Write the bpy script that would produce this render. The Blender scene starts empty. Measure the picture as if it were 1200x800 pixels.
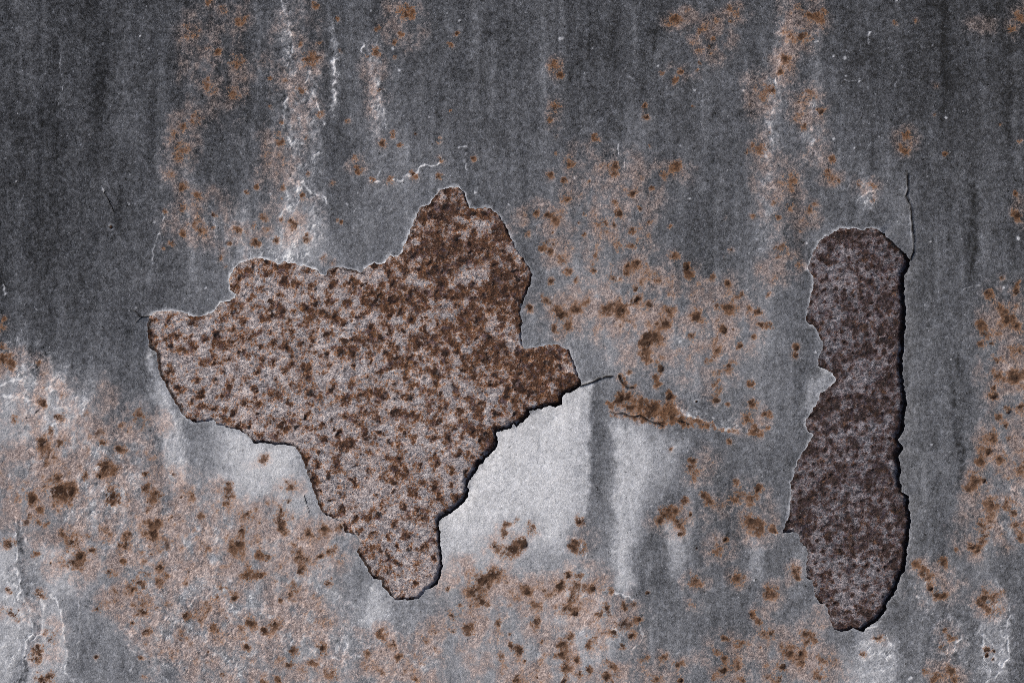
import bpy, math
import numpy as np
from mathutils import Vector

# ------------------------------------------------------------------ camera, light, exposure
scn = bpy.context.scene
PX = 0.0005                       # one photograph pixel on the sheet, in metres
W, H = 1200.0, 800.0

cam_d = bpy.data.cameras.new('camera')
cam = bpy.data.objects.new('camera', cam_d)
scn.collection.objects.link(cam)
CAM_Z = 1.3
cam.location = (0.0, 0.0, CAM_Z)
cam.rotation_euler = (0.0, 0.0, 0.0)
cam_d.sensor_width = 36.0
cam_d.lens = 36.0 * CAM_Z / (W * PX)
cam_d.clip_start = 0.01
cam_d.clip_end = 100.0
scn.camera = cam

SUN_DIR = Vector((0.62, -0.50, 0.62)).normalized()     # towards the sun: low on the lower right
world = bpy.data.worlds.new('World')
scn.world = world
world.use_nodes = True
wn = world.node_tree
wn.nodes.clear()
sky = wn.nodes.new('ShaderNodeTexSky')
sky.sky_type = 'NISHITA'
sky.sun_disc = False
sky.sun_elevation = math.asin(SUN_DIR.z)
sky.sun_rotation = math.atan2(SUN_DIR.x, SUN_DIR.y)
sky.dust_density = 4.0
bg = wn.nodes.new('ShaderNodeBackground')
bg.inputs['Strength'].default_value = 0.06
wo = wn.nodes.new('ShaderNodeOutputWorld')
wn.links.new(sky.outputs[0], bg.inputs[0])
wn.links.new(bg.outputs[0], wo.inputs[0])

sun_d = bpy.data.lights.new('sun', 'SUN')
sun_d.energy = 1.5
sun_d.angle = math.radians(12.0)
sun_d.color = (1.0, 0.93, 0.84)
sun = bpy.data.objects.new('sun', sun_d)
sun.rotation_euler = SUN_DIR.to_track_quat('Z', 'Y').to_euler()
scn.collection.objects.link(sun)

scn.view_settings.view_transform = 'Standard'
scn.view_settings.look = 'None'
scn.view_settings.gamma = 1.0
scn.view_settings.use_curve_mapping = False
scn.view_settings.exposure = 0.74
scn.cycles.use_denoising = False      # a denoiser wipes out the fine grain
scn.cycles.filter_width = 0.65

# ------------------------------------------------------------------ numpy noise
rng = np.random.default_rng(11)
PERM = np.concatenate([rng.permutation(512)] * 3).astype(np.int32)
ANG = rng.random(512) * 2 * np.pi
GX, GY = np.cos(ANG).astype(np.float32), np.sin(ANG).astype(np.float32)

def noise(x, y, seed=0):
    ca, sa = np.float32(math.cos(.62 + seed * 1.37)), np.float32(math.sin(.62 + seed * 1.37))     # turn the lattice so it never lines up with the mesh
    x = np.asarray(x, np.float32); y = np.asarray(y, np.float32)
    x, y = x * ca - y * sa + np.float32(seed * 17.31 + 700), x * sa + y * ca + np.float32(seed * 7.77 + 700)
    xi = np.floor(x).astype(np.int32); yi = np.floor(y).astype(np.int32)
    xf = x - xi; yf = y - yi
    xi &= 511; yi &= 511
    u = xf * xf * xf * (xf * (xf * 6 - 15) + 10); v = yf * yf * yf * (yf * (yf * 6 - 15) + 10)
    def g(ix, iy, fx, fy):
        h = PERM[PERM[ix & 511] + (iy & 511)]
        return GX[h] * fx + GY[h] * fy
    a = g(xi, yi, xf, yf); b = g(xi + 1, yi, xf - 1, yf)
    c = g(xi, yi + 1, xf, yf - 1); d = g(xi + 1, yi + 1, xf - 1, yf - 1)
    return 1.5 * ((a + u * (b - a)) * (1 - v) + (c + u * (d - c)) * v)

def fbm(x, y, seed=0, octaves=3, gain=0.5):
    s = 0; a = 1.0; t = 0
    for o in range(octaves):
        s = s + a * noise(x * 2 ** o, y * 2 ** o, seed + 5 * o); t += a; a *= gain
    return s / t * 1.35

def sst(a, b, x):
    t = np.clip((x - a) / (b - a), 0, 1)
    return t * t * (3 - 2 * t)

# ------------------------------------------------------------------ outlines of the two bare patches (photo pixels)
# runs of (pale rim, lift of the paint edge in mm, points)
LEFT = [
 (.8, .15, [(175,371),(181,366),(190,364.5),(205,364),(215,366),(222,370),(232,371)]),
 (1., .15, [(243,369),(250,364.5),(257,356.5),(266,352.5),(275,349),(276,344),(270,340),(268.5,332),(271,322),(276,314),(282,308),(290,305),(300,301.5),(305,302.5),(310,305),(317,306),(327,309),(332,307),(347,309),(360,313),(370,316),(377,322)]),
 (.5, .6, [(381,322),(386,316),(395,312.5),(405,314),(415,316),(425,319)]),
 (1., .3, [(429,314),(437,309),(450,308),(456,301),(466,300),(472,295),(474,286)]),
 (.8, .5, [(479,275),(485,262),(489,251),(492,244),(502,240),(509,231),(514,223)]),
 (.8, .25, [(522,220.5),(530,219),(537,220),(544,226),(547,235),(548,241)]),
 (.6, .2, [(550,245),(561,244),(569,242),(577,246),(585,252),(591,262),(596,272),(600,281)]),
 (.3, .05, [(604,292),(611,300),(619,311),(624,322),(621,334),(615,347),(611,360),(609,368),(612,378),(611,390),(611,400),(615,409)]),
 (.4, .35, [(632,406),(645,404),(657,405),(667,411),(671,420),(675,430),(679,441),(682,451)]),
 (.15, 1.5, [(675,457),(662,460),(659,466),(659,472),(651,478),(646,475),(632,479),(620,481),(622,486),(616,492),(610,495),(606,501),(602,497),(599,501)]),
 (.1, 1.7, [(582,507),(583,522),(575,532),(562,545),(555,557),(547,567),(550,575),(544,587),(532,599),(526,602),(515,611)]),
 (.1, 1.1, [(516,622),(517,637),(519,652),(518,667),(516,677),(510,686)]),
 (.2, .25, [(500,691),(490,700),(480,703),(464,703)]),
 (.2, .8, [(457,696),(449,687),(447,679),(439,677),(432,670),(425,656),(419,645)]),
 (.0, .0, [(422,637),(417,627),(405,624),(400,611),(388,606)]),
 (.1, .6, [(381,603),(375,595),(369,577),(362,560),(356,542),(351,530),(346,524),(335,521),(320,520),(300,519),(297,519),(290,510),(282,503)]),
 (.3, .1, [(272,502),(255,497),(250,492),(240,494),(230,495),(217,489)]),
 (.2, .8, [(211,480),(205,471),(199,460),(192,446),(187,437),(185,425),(184,415)]),
 (.2, 1.5, [(181,409),(175,407),(174,400),(173,385),(174,376)]),
]
RIGHT = [
 (.7, .3, [(986,267),(1000,268),(1010,269),(1020,266),(1030,269)]),
 (.1, 1.6, [(1036,274),(1042,281),(1052,290),(1062,299),(1067,304)]),
 (.15, 1.8, [(1064,315),(1060,322),(1059,335),(1059,350),(1061,362),(1060,380),(1059,395),(1059,407),(1057,422),(1057,437),(1060,457),(1062,472),(1059,487),(1058,505),(1052,515),(1058,526),(1052,535),(1056,550),(1054,562),(1056,575),(1064,582),(1065,597)]),
 (.3, 1.1, [(1067,602),(1068,612),(1065,622),(1064,637),(1062,655),(1060,669),(1056,675),(1050,686),(1047,696),(1040,705),(1036,716),(1029,726),(1019,734),(1009,740)]),
 (.2, .4, [(1000,737),(987,739),(977,737),(972,726),(969,710),(960,706),(955,697),(954,687),(952,679)]),
 (.2, .5, [(945,676),(944,669),(946,657),(946,644),(937,634),(936,625),(927,623),(916,625),(920,615)]),
 (.7, .4, [(926,601),(927,595),(926,579),(926,565),(932,547),(940,530),(950,515),(954,509),(947,506),(943,496),(950,482),(959,470),(961,461),(975,451)]),
 (.8, .3, [(980,446),(976,437),(966,432)]),
 (.4, .5, [(959,429),(959,419),(964,407),(965,400),(962,399),(960,390),(954,382),(945,377),(944,371)]),
 (.7, .3, [(947,362),(949,350),(952,340),(954,327),(950,320),(947,315),(949,307),(954,295),(959,285),(967,277),(977,272)]),
]

def outline(runs, seed):
    p = np.array([(x, y, r, l) for r, l, pts in runs for x, y in pts], float)
    q = np.roll(p, -1, 0)
    out = []
    for a, b in zip(p, q):
        n = max(1, int(np.hypot(*(b - a)[:2]) / 1.6))
        for k in range(n):
            out.append(a + (b - a) * k / n)
    o = np.array(out)
    s = np.arange(len(o)) * 1.6
    j = 1.1 * noise(s / 14, s * 0 + 5, seed + 2) + 1.3 * noise(s / 5, s * 0 + 3, seed) + 1.0 * noise(s / 2.4, s * 0 + 9, seed + 1)
    t = np.roll(o, -1, 0)[:, :2] - np.roll(o, 1, 0)[:, :2]
    t /= np.hypot(t[:, 0], t[:, 1])[:, None] + 1e-9
    o[:, 0] += -t[:, 1] * j; o[:, 1] += t[:, 0] * j
    return p, o

def seg_dist(px, py, poly, closed=True):
    """distance, nearest x, nearest y, rim, lift for points against a polyline"""
    a = poly; b = np.roll(poly, -1, 0)
    if not closed:
        a, b = poly[:-1], poly[1:]
    n = len(px)
    best = np.full(n, 1e9, np.float32); bi = np.zeros(n, np.int32); bt = np.zeros(n, np.float32)
    for i in range(len(a)):
        dx, dy = b[i, 0] - a[i, 0], b[i, 1] - a[i, 1]
        L = dx * dx + dy * dy + 1e-9
        t = np.clip(((px - a[i, 0]) * dx + (py - a[i, 1]) * dy) / L, 0, 1)
        d = (px - a[i, 0] - t * dx) ** 2 + (py - a[i, 1] - t * dy) ** 2
        m = d < best
        best[m] = d[m]; bi[m] = i; bt[m] = t[m]
    near = a[bi] + (b[bi] - a[bi]) * bt[:, None]
    return np.sqrt(best), near

def inside(px, py, poly):
    c = np.zeros(len(px), bool)
    q = np.roll(poly, -1, 0)
    for (x0, y0), (x1, y1) in zip(poly[:, :2], q[:, :2]):
        if y0 == y1: continue
        m = (y0 > py) != (y1 > py)
        c ^= m & (px < (x1 - x0) * (py - y0) / (y1 - y0) + x0)
    return c

PATCH = [outline(LEFT, 3), outline(RIGHT, 8)]

def patch_field(X, Y, k):
    """signed distance (negative inside the hole), nearest point, rim, lift; far points get coarse values"""
    base, fine = PATCH[k]
    shp = X.shape; x = X.ravel(); y = Y.ravel()
    sd = np.full(x.size, 999., np.float32); near = np.zeros((x.size, 4), np.float32)
    m = np.where((x > base[:, 0].min() - 45) & (x < base[:, 0].max() + 45) & (y > base[:, 1].min() - 45) & (y < base[:, 1].max() + 45))[0]
    d, nr = seg_dist(x[m], y[m], base)
    ins = inside(x[m], y[m], base)
    n2 = np.where(d < 7)[0]
    d2, nr2 = seg_dist(x[m][n2], y[m][n2], fine)
    d[n2] = d2; nr[n2] = nr2; ins[n2] = inside(x[m][n2], y[m][n2], fine)
    sd[m] = np.where(ins, -d, d); near[m] = nr
    return sd.reshape(shp), near.reshape(shp + (4,))

# ------------------------------------------------------------------ sheet grid
def axis(lo, hi, step, out):
    inner = np.arange(lo - 12, hi + 12.01, step)
    g = [step]
    while sum(g) < out: g.append(min(g[-1] * 1.25, 26))
    tail = np.cumsum(g)
    return np.concatenate([inner[0] - tail[::-1], inner, inner[-1] + tail])

STEP = 1.12
ax, ay = axis(0, W, STEP, 420), axis(0, H, STEP, 320)
X, Y = np.meshgrid(ax, ay)
X = X.astype(np.float32); Y = Y.astype(np.float32)
NY, NX = X.shape
RIM = np.zeros_like(X); LIFT = np.zeros_like(X)
KEEP = np.ones((NY - 1, NX - 1), bool)
SD = np.full(X.shape, 999., np.float32)
for k in (0, 1):
    sd, near = patch_field(X, Y, k)
    cx = (X[:-1, :-1] + X[1:, 1:]) / 2; cy = (Y[:-1, :-1] + Y[1:, 1:]) / 2
    csd, _ = patch_field(cx, cy, k)
    rem = csd < 0
    KEEP &= ~rem
    touch_r = np.zeros(X.shape, bool); touch_k = np.zeros(X.shape, bool)
    for dy in (0, 1):
        for dx in (0, 1):
            touch_r[dy:NY - 1 + dy, dx:NX - 1 + dx] |= rem
            touch_k[dy:NY - 1 + dy, dx:NX - 1 + dx] |= ~rem
    bnd = touch_r & touch_k
    X[bnd] = near[..., 0][bnd]; Y[bnd] = near[..., 1][bnd]
    sd = np.where(bnd, 0, sd)
    dd = np.maximum(sd, 0)
    msk = sd < 45
    LIFT += np.where(msk, near[..., 3] * np.exp(-dd / 11) * sst(44, 26, dd), 0)
    RIM = np.maximum(RIM, np.where(msk, near[..., 2] * np.exp(-(dd / np.clip(1.9 + 2.0 * noise(X / 9, Y / 9, 6), 1.0, 4.0)) ** 2) * np.clip(1.05 + .6 * noise(X / 6, Y / 6, 7), .5, 1.25), 0))
    SD = np.where(np.abs(sd) < np.abs(SD), sd, SD)

# warped coordinates shared by the stains
WX = X + 5 * fbm(X / 22, Y / 22, 1) + 2.2 * noise(X / 5, Y / 5, 2)
WY = Y + 5 * fbm(X / 22, Y / 22, 3) + 2.2 * noise(X / 5, Y / 5, 4)

# ------------------------------------------------------------------ paint tone: how bleached the old grey paint is (display value 0-255)
TONE = np.array([
 # x 0   100  200  300  400  500  600  700  800  900 1000 1100 1200
 [ 68,  66,  70,  80,  86,  80,  84,  80,  82,  88,  74,  68,  60],   # y 0
 [ 68,  66,  74,  78,  90,  88,  89,  82,  85,  92,  75,  68,  68],   # 100
 [ 70,  72,  84,  88, 104, 100,  96,  96,  89,  92,  92,  78,  78],   # 200
 [ 74,  77,  93, 112, 114, 104, 104, 116,  92,  96,  94,  82,  80],   # 300
 [ 90,  88, 106, 120, 116, 110, 114, 132, 130, 112,  98,  92,  96],   # 400
 [118, 110, 118, 130, 130, 120, 120, 104, 100, 102,  98,  92, 110],   # 500
 [132, 124, 124, 146, 140, 150, 150, 116, 102, 104, 102,  96, 112],   # 600
 [136, 128, 124, 126, 132, 132, 146, 120, 106, 106, 112, 100, 102],   # 700
 [134, 126, 122, 126, 134, 136, 148, 126, 112, 120, 130, 100,  88],   # 800
], np.float32)

def cubic_rows(v, step, n):
    t = np.clip(v / step, 0, n - 1.0001); i = t.astype(int); f = t - i
    M = np.zeros((len(v), n), np.float32)
    w = [(-.5 * f + f ** 2 - .5 * f ** 3), (1 - 2.5 * f ** 2 + 1.5 * f ** 3), (.5 * f + 2 * f ** 2 - 1.5 * f ** 3), (-.5 * f ** 2 + .5 * f ** 3)]
    for k in range(4):
        np.add.at(M, (np.arange(len(v)), np.clip(i + k - 1, 0, n - 1)), w[k])
    return M
tone = cubic_rows(ay, 100, 9) @ TONE @ cubic_rows(ax, 100, 13).T
# vertical weathering and mottling
tone += 8 * fbm(X / 16, Y / 190, 20, 2, .6) + 13 * fbm(X / 40, Y / 480, 21, 3)
_wx = X + 5 * fbm(X / 40, Y / 60, 36, 2)
_drip = sst(.1, .7, noise(_wx / 12, Y / 300, 26)) * sst(-.3, .5, fbm(X / 22, Y / 70, 27, 3))
tone += 6 * sst(.28, .46, noise(_wx / 5.5, Y / 240, 37)) * sst(-.1, .3, fbm(X / 30, Y / 90, 38, 3)) - 5 * sst(.3, .46, noise(_wx / 6.5, Y / 260, 39)) * sst(-.1, .3, fbm(X / 34, Y / 100, 40, 3))
tone += 20 * _drip - 15 * sst(.1, .7, noise(_wx / 15, Y / 280, 28)) * sst(-.3, .5, fbm(X / 26, Y / 90, 29, 3))
tone += 11 * fbm(X / 40, Y / 52, 22, 5, .62) + 6 * fbm(X / 9, Y / 12, 23, 2, .6)
tone += 13 * fbm(X / 20, Y / 26, 25, 5, .66) * sst(380, 470, Y + .25 * (X - 150) * (X > 640) * (Y < 640))
STREAK = fbm(X / 9, Y / 130, 24, 3, .6)

def window(pts, pad):
    p = np.asarray(pts)
    i0, i1 = np.searchsorted(ax, [p[:, 0].min() - pad, p[:, 0].max() + pad])
    j0, j1 = np.searchsorted(ay, [p[:, 1].min() - pad, p[:, 1].max() + pad])
    return slice(max(j0 - 1, 0), j1 + 1), slice(max(i0 - 1, 0), i1 + 1)

def poly_mask(pts, soft, warp=1.0):
    w = window(pts, 40)
    x = (X + (WX - X) * warp)[w]; y = (Y + (WY - Y) * warp)[w]
    p = np.array([(a, b, 0, 0) for a, b in pts], float)
    d, _ = seg_dist(x.ravel(), y.ravel(), p)
    ins = inside(x.ravel(), y.ravel(), p)
    s = np.where(ins, d, -d).reshape(x.shape)
    return w, sst(-soft, soft, s)

# bleached fields: (points, tone, softness, warp, y where it starts to fade, y where it is gone)
for pts, t, soft, warp, f0, f1 in [
 ([(512,614),(550,574),(580,505),(606,498),(660,460),(692,446),(691,500),(692,560),(688,600),(666,622),(658,652),(640,672),(600,664),(560,676),(520,694),(512,680),(516,640)], 184, 5, .8, 600, 720),
 ([(522,600),(560,560),(590,520),(650,480),(676,475),(672,560),(650,640),(640,655),(636,600),(600,600),(540,640)], 203, 16, 1., 620, 690),
 ([(716,490),(760,494),(800,520),(790,560),(756,600),(744,650),(742,690),(726,696),(716,650),(718,560)], 156, 14, 1.2, 660, 740),
 ([(718,500),(752,500),(768,545),(752,572),(742,610),(736,650),(740,688),(728,692),(720,650),(722,560)], 184, 8, 1.3, 680, 740),
 ([(638,560),(658,560),(655,662),(640,664)], 206, 7, 1.0, 640, 690),
 ([(776,606),(802,622),(802,672),(800,706),(786,676),(778,640)], 160, 7, 1.4, 640, 720),
 ([(876,626),(894,636),(890,700),(880,670)], 150, 5, 1.0, 650, 710),
 ([(250,494),(300,514),(346,520),(354,545),(362,585),(330,600),(300,606),(270,600),(256,560),(248,530)], 168, 18, 1.6, 560, 650),
 ([(268,506),(300,520),(342,524),(348,550),(336,575),(300,585),(276,575)], 196, 14, 1.5, 540, 620),
 ([(181,404),(187,440),(206,480),(218,520),(216,590),(200,585),(190,530),(182,480),(176,430)], 168, 8, 1.5, 540, 620),
 ([(430,686),(446,684),(454,715),(448,746),(432,738),(424,710)], 180, 10, 1.2, 720, 770),
 ([(-10,640),(16,630),(20,680),(28,700),(32,740),(20,790),(-10,810)], 168, 8, 1.5, 900, 990),
 ([(46,700),(70,700),(74,740),(78,800),(30,800),(32,770),(44,735)], 166, 7, 1.5, 900, 990),
 ([(46,640),(84,646),(88,696),(56,696)], 168, 14, 1.4, 900, 990),
 ([(600,640),(680,650),(700,690),(720,740),(700,800),(640,800),(660,740),(620,700)], 158, 22, 2.0, 900, 990),
 ([(1020,745),(1046,760),(1048,800),(985,810),(1000,770)], 158, 18, 1.8, 900, 990),
 ([(1150,735),(1174,725),(1184,760),(1180,800),(1150,800),(1148,770)], 136, 9, 1.8, 900, 990),
 ([(1160,678),(1184,704),(1182,740),(1160,742),(1146,712)], 124, 8, 1.4, 900, 990),
 ([(1020,300),(1060,215),(1068,240),(1070,296),(1045,285)], 112, 10, 1., 900, 990),
 ([(326,250),(366,244),(390,300),(360,316),(316,308)], 140, 18, 2.0, 900, 990),
 ([(966,436),(980,446),(961,461),(950,482),(938,480),(946,450)], 148, 8, .6, 900, 990),
 ([(938,636),(946,648),(944,676),(930,668),(928,640)], 132, 8, .8, 900, 990),
 ([(-20,440),(60,440),(100,470),(100,520),(-20,520)], 152, 24, 2.4, 900, 990),
]:
    w, m = poly_mask(pts, soft, warp)
    m = m * sst(f1, f0, Y[w] + 24 * STREAK[w])
    rag = np.clip(m * (1.15 + .5 * fbm(X[w] / 9, Y[w] / 18, 31, 4, .65) + .35 * STREAK[w]), 0, 1)
    tone[w] = tone[w] * (1 - rag) + (t + 13 * fbm(X[w] / 16, Y[w] / 34, 32, 5, .66) + 7 * STREAK[w] - 34 * sst(.42, .62, noise(X[w] / 4.2, Y[w] / 4.6, 33)) * sst(0, .4, noise(X[w] / 30, Y[w] / 30, 34))) * rag

HEIGHT = np.zeros_like(X)          # relief in mm
def stroke(pts, wd, amp, warp=.6, ends=True, rag=.6, height=0., field=None):
    """soft line along a polyline added to a field (tone by default)"""
    f = tone if field is None else field
    w = window(pts, wd * 4 + 8)
    x = (X + (WX - X) * warp)[w]; y = (Y + (WY - Y) * warp)[w]
    p = np.array([(a, b, i / max(1, len(pts) - 1), 0) for i, (a, b) in enumerate(pts)], float)
    d, nr = seg_dist(x.ravel(), y.ravel(), p, closed=False)
    d = d.reshape(x.shape); s = nr[:, 2].reshape(x.shape)
    m = np.exp(-(d / wd) ** 2)
    if ends: m = m * sst(0, .14, s) * sst(1, .86, s)
    m = m * np.clip(1 - rag + rag * (.95 + 2.2 * fbm(X[w] / 6, Y[w] / 8, 41, 2)), 0, 1.7)
    f[w] += amp * m
    if height: HEIGHT[w] += height * m

# soft vertical run marks: pale (+) and dark (-)
for pts, wd, amp in [
 ([(330,-10),(338,60),(342,140),(345,210)], 9, 20), ([(300,-10),(304,120)], 5, 14), ([(318,40),(322,220)], 5, 16), ([(355,-10),(352,90)], 5, 16), ([(410,-10),(408,120)], 4, 10), ([(560,-10),(556,200)], 9, 9), ([(600,60),(604,240)], 12, 9), ([(640,200),(636,20)], 5, 9), ([(225,80),(214,240)], 8, 14), ([(980,-10),(976,120)], 7, 9), ([(1085,300),(1088,520)], 5, 8), ([(960,20),(948,180)], 7, 14), ([(345,190),(338,240),(345,310)], 14, 22),
 ([(368,80),(364,130),(372,190)], 7, 26), ([(392,10),(392,70),(393,150)], 4, 26),
 ([(438,30),(441,110),(446,150)], 7, 24), ([(446,140),(442,230),(440,330)], 20, 10),
 ([(155,-10),(152,200)], 22, 9), ([(72,-10),(73,90),(70,130)], 1.8, 14),
 ([(926,10),(912,70),(905,130),(900,200)], 9, 28), ([(893,190),(896,420)], 12, 10),
 ([(1155,-20),(1156,360)], 10, 7), ([(1120,120),(1118,420)], 12, 5), ([(1106,410),(1106,600)], 7, 8),
 ([(1120,500),(1092,560),(1088,640)], 6, 8),
 ([(1140,190),(1141,270),(1137,345)], 5, -26), ([(1122,395),(1124,430),(1118,460),(1116,485),(1122,505),(1128,530),(1128,550),(1120,575)], 3.5, -30),
 ([(70,-10),(68,310)], 6, -9), ([(40,180),(44,330)], 14, -7), ([(10,40),(8,320)], 16, -5), ([(180,20),(182,200)], 5, -8),
 ([(470,20),(486,200)], 12, -7), ([(440,225),(446,320)], 9, -10), ([(1120,60),(1140,180)], 18, -8),
 ([(706,455),(706,560),(702,660)], 9, -3), ([(655,560),(650,660)], 3, -4),
 ([(20,600),(24,640),(29,700),(26,716)], 5, -40), ([(46,716),(42,748),(28,778),(22,812)], 5, -46), ([(95,700),(98,800)], 12, -16), ([(140,740),(135,800)], 14, -14),
 ([(228,700),(226,800)], 14, -16), ([(310,580),(318,604)], 7, -32),
 ([(640,230),(648,330)], 18, 6), ([(760,180),(750,110)], 10, 6), ([(720,180),(760,130)], 16, 8),
 ([(860,560),(862,660)], 16, -6), ([(760,620),(764,690)], 12, -8), ([(1000,120),(990,210)], 10, 7),
 ([(630,160),(632,40)], 16, -5), ([(690,10),(688,150)], 20, -5), ([(1010,180),(1018,250)], 7, 14),
 ([(280,240),(282,300)], 14, 12), ([(205,120),(195,230)], 10, 10), ([(250,20),(240,120)], 8, 6),
 ([(806,640),(810,760)], 10, -6), ([(1110,700),(1118,800)], 10, -6), ([(1192,640),(1196,800)], 12, -8),
]: stroke(pts, wd, amp, warp=.9)

# pale flaking seams, slightly raised: (points, width, tone)
for pts, wd, amp in [
 ([(193,247),(192,262),(183,280),(180,290),(178,306)], 1.1, 60), ([(347,222),(355,217),(365,222),(375,228),(383,238)], 1.6, 66),
 ([(324,270),(327,252),(335,246),(342,242)], 1.4, 52), ([(431,210),(440,211),(450,215),(460,211),(470,211),(478,206),(490,201),(493,196),(505,193),(514,190)], 1.4, 88),
 ([(330,312),(334,300),(340,296)], 1.5, 55), ([(425,52),(423,60),(426,64)], 1.1, 70), ([(365,100),(368,115),(375,132),(380,146)], 1.3, 55),
 ([(536,172),(546,172),(544,190),(549,200)], 1.3, 56), ([(440,80),(444,96),(448,110)], 1.2, 60), ([(330,0),(336,20),(340,40),(344,70)], 1.4, 50),
 ([(391,70),(392,90),(391,120)], 1.2, 60), ([(362,84),(358,104),(366,118)], 1.2, 55), ([(326,110),(336,116),(330,140),(345,180)], 1.4, 52),
 ([(18,598),(19,612),(18,630),(18,660),(25,690),(16,706)], 1.7, 52), ([(12,556),(10,572),(18,598)], 1.3, 40),
 ([(25,700),(35,716),(38,736),(29,756),(26,780),(20,804)], 1.7, 48),
 ([(44,690),(50,714),(52,735),(36,752),(30,772)], 1.5, 45), ([(58,696),(70,706),(72,732),(76,760),(76,786),(86,800)], 1.5, 52), ([(92,700),(94,730),(92,770)], 1.6, 22),
 ([(24,620),(24,610),(32,604),(40,601)], 1.8, 60), ([(26,624),(32,634)], 1.6, 45),
 ([(0,452),(14,446),(26,444)], 2.2, 60), ([(5,462),(18,466),(34,470)], 2., 48), ([(27,490),(34,478),(46,472),(50,472)], 1.6, 60), ([(30,490),(40,488),(46,480)], 1.3, -55),
 ([(56,500),(66,494),(74,498)], 1.3, 50), ([(58,458),(66,452),(70,446)], 2., 55), ([(70,476),(78,476)], 1.4, 50),
 ([(160,460),(166,456),(174,455)], 1.4, 40), ([(88,488),(96,486)], 1.6, 55), ([(194,546),(202,552)], 1.4, 40), ([(206,560),(212,576)], 1.6, 35),
 ([(146,737),(154,737),(156,750),(153,742)], 1.3, 66), ([(152,738),(153,750)], 1.2, 60), ([(161,770),(166,764),(172,766)], 1.3, 45),
 ([(268,718),(276,716),(284,718)], 1.4, 45), ([(228,756),(236,766),(244,772)], 1.1, 40), ([(255,790),(262,796),(270,790),(268,780)], 1.3, 36),
 ([(722,694),(732,695),(742,699)], 1.8, 50), ([(708,745),(716,735),(724,738)], 1.8, 44), ([(742,760),(752,748),(752,730)], 1.3, 30), ([(742,698),(752,697)], .8, 30),
 ([(670,628),(680,636),(686,644),(686,652)], 1.1, 60), ([(788,474),(800,482),(812,489),(830,496),(846,501),(870,505),(890,508)], 2.4, 64),
 ([(803,502),(804,520),(804,535)], .9, 50), ([(888,545),(891,560)], .8, 45),
 ([(1165,680),(1176,692),(1184,708),(1184,722),(1178,736)], 1.4, 45), ([(1152,745),(1150,760),(1154,772)], 1.3, 40), ([(1180,745),(1182,770),(1172,790),(1150,800)], 1.6, 38),
 ([(1170,612),(1184,626),(1190,640),(1194,650)], 1., 40), ([(1040,745),(1044,760),(1048,766)], 1.4, 40), ([(1114,770),(1122,752),(1128,744)], 1.4, 52),
 ([(1012,738),(1024,734),(1032,728)], 1.6, 34), ([(1004,236),(1016,226),(1028,222)], 1.3, 48), ([(1018,240),(1022,246)], 1.6, 45), ([(1130,340),(1140,334),(1148,336)], 1.2, 36),
 ([(428,684),(436,692)], 1.3, 40), ([(420,770),(430,756),(440,754)], 1.3, 40), ([(424,778),(440,772)], 1.3, 38), ([(340,752),(350,742),(360,734)], 1.1, 42),
 ([(308,705),(306,718)], 1.6, 60), ([(336,704),(340,712)], 1.8, 62), ([(391,770),(402,772)], 1.5, 55), ([(332,686),(336,690)], 1.4, 40),
 ([(404,626),(410,626),(422,616)], 1.6, 40),
 ([(1050,102),(1053,92),(1058,86)], 1., 55), ([(1049,116),(1052,126),(1056,134)], .8, 34), ([(1016,52),(1020,40)], 1.2, 60), ([(990,92),(1000,95),(1008,95),(1018,106),(1023,105)], .9, 60),
 ([(950,54),(958,48)], 1.1, 46), ([(945,106),(940,120),(938,134)], 1.2, 40), ([(952,122),(948,140)], 1., 44), ([(914,70),(910,84),(908,100),(902,150)], 1.6, 40),
 ([(751,2),(748,12),(745,19)], .9, 46), ([(745,26),(738,38),(728,44)], .9, 38), ([(733,78),(727,90),(720,106),(715,119)], .9, 46), ([(727,122),(712,136),(697,146)], .9, 36), ([(734,90),(742,94)], 1., 46),
 ([(752,24),(755,28)], .8, 44), ([(726,168),(725,182)], 1., 70), ([(733,186),(728,198)], 1., 60), ([(820,140),(828,154)], .7, 46), ([(707,168),(709,160)], 1., 52),
 ([(120,220),(122,228)], 1.4, 50), ([(22,240),(25,226)], .9, 40), ([(0,333),(7,346)], 1.2, 90), ([(72,45),(73,62),(71,80)], .8, 56), ([(72,86),(75,100),(69,114),(70,122)], .8, 50),
 ([(415,248),(420,242)], .7, 60), ([(443,207),(446,200)], .9, 60), ([(1098,39),(1116,40)], .5, 40), ([(1192,658),(1194,680)], 1.1, 30), ([(1062,206),(1066,240),(1068,262),(1068,290)], 1.6, 20),
]: stroke(pts, wd * .7, amp * (1.45 if wd > 1 else .8), warp=.75, ends=False, rag=.85, height=.16 if wd > 1 else 0)

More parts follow.
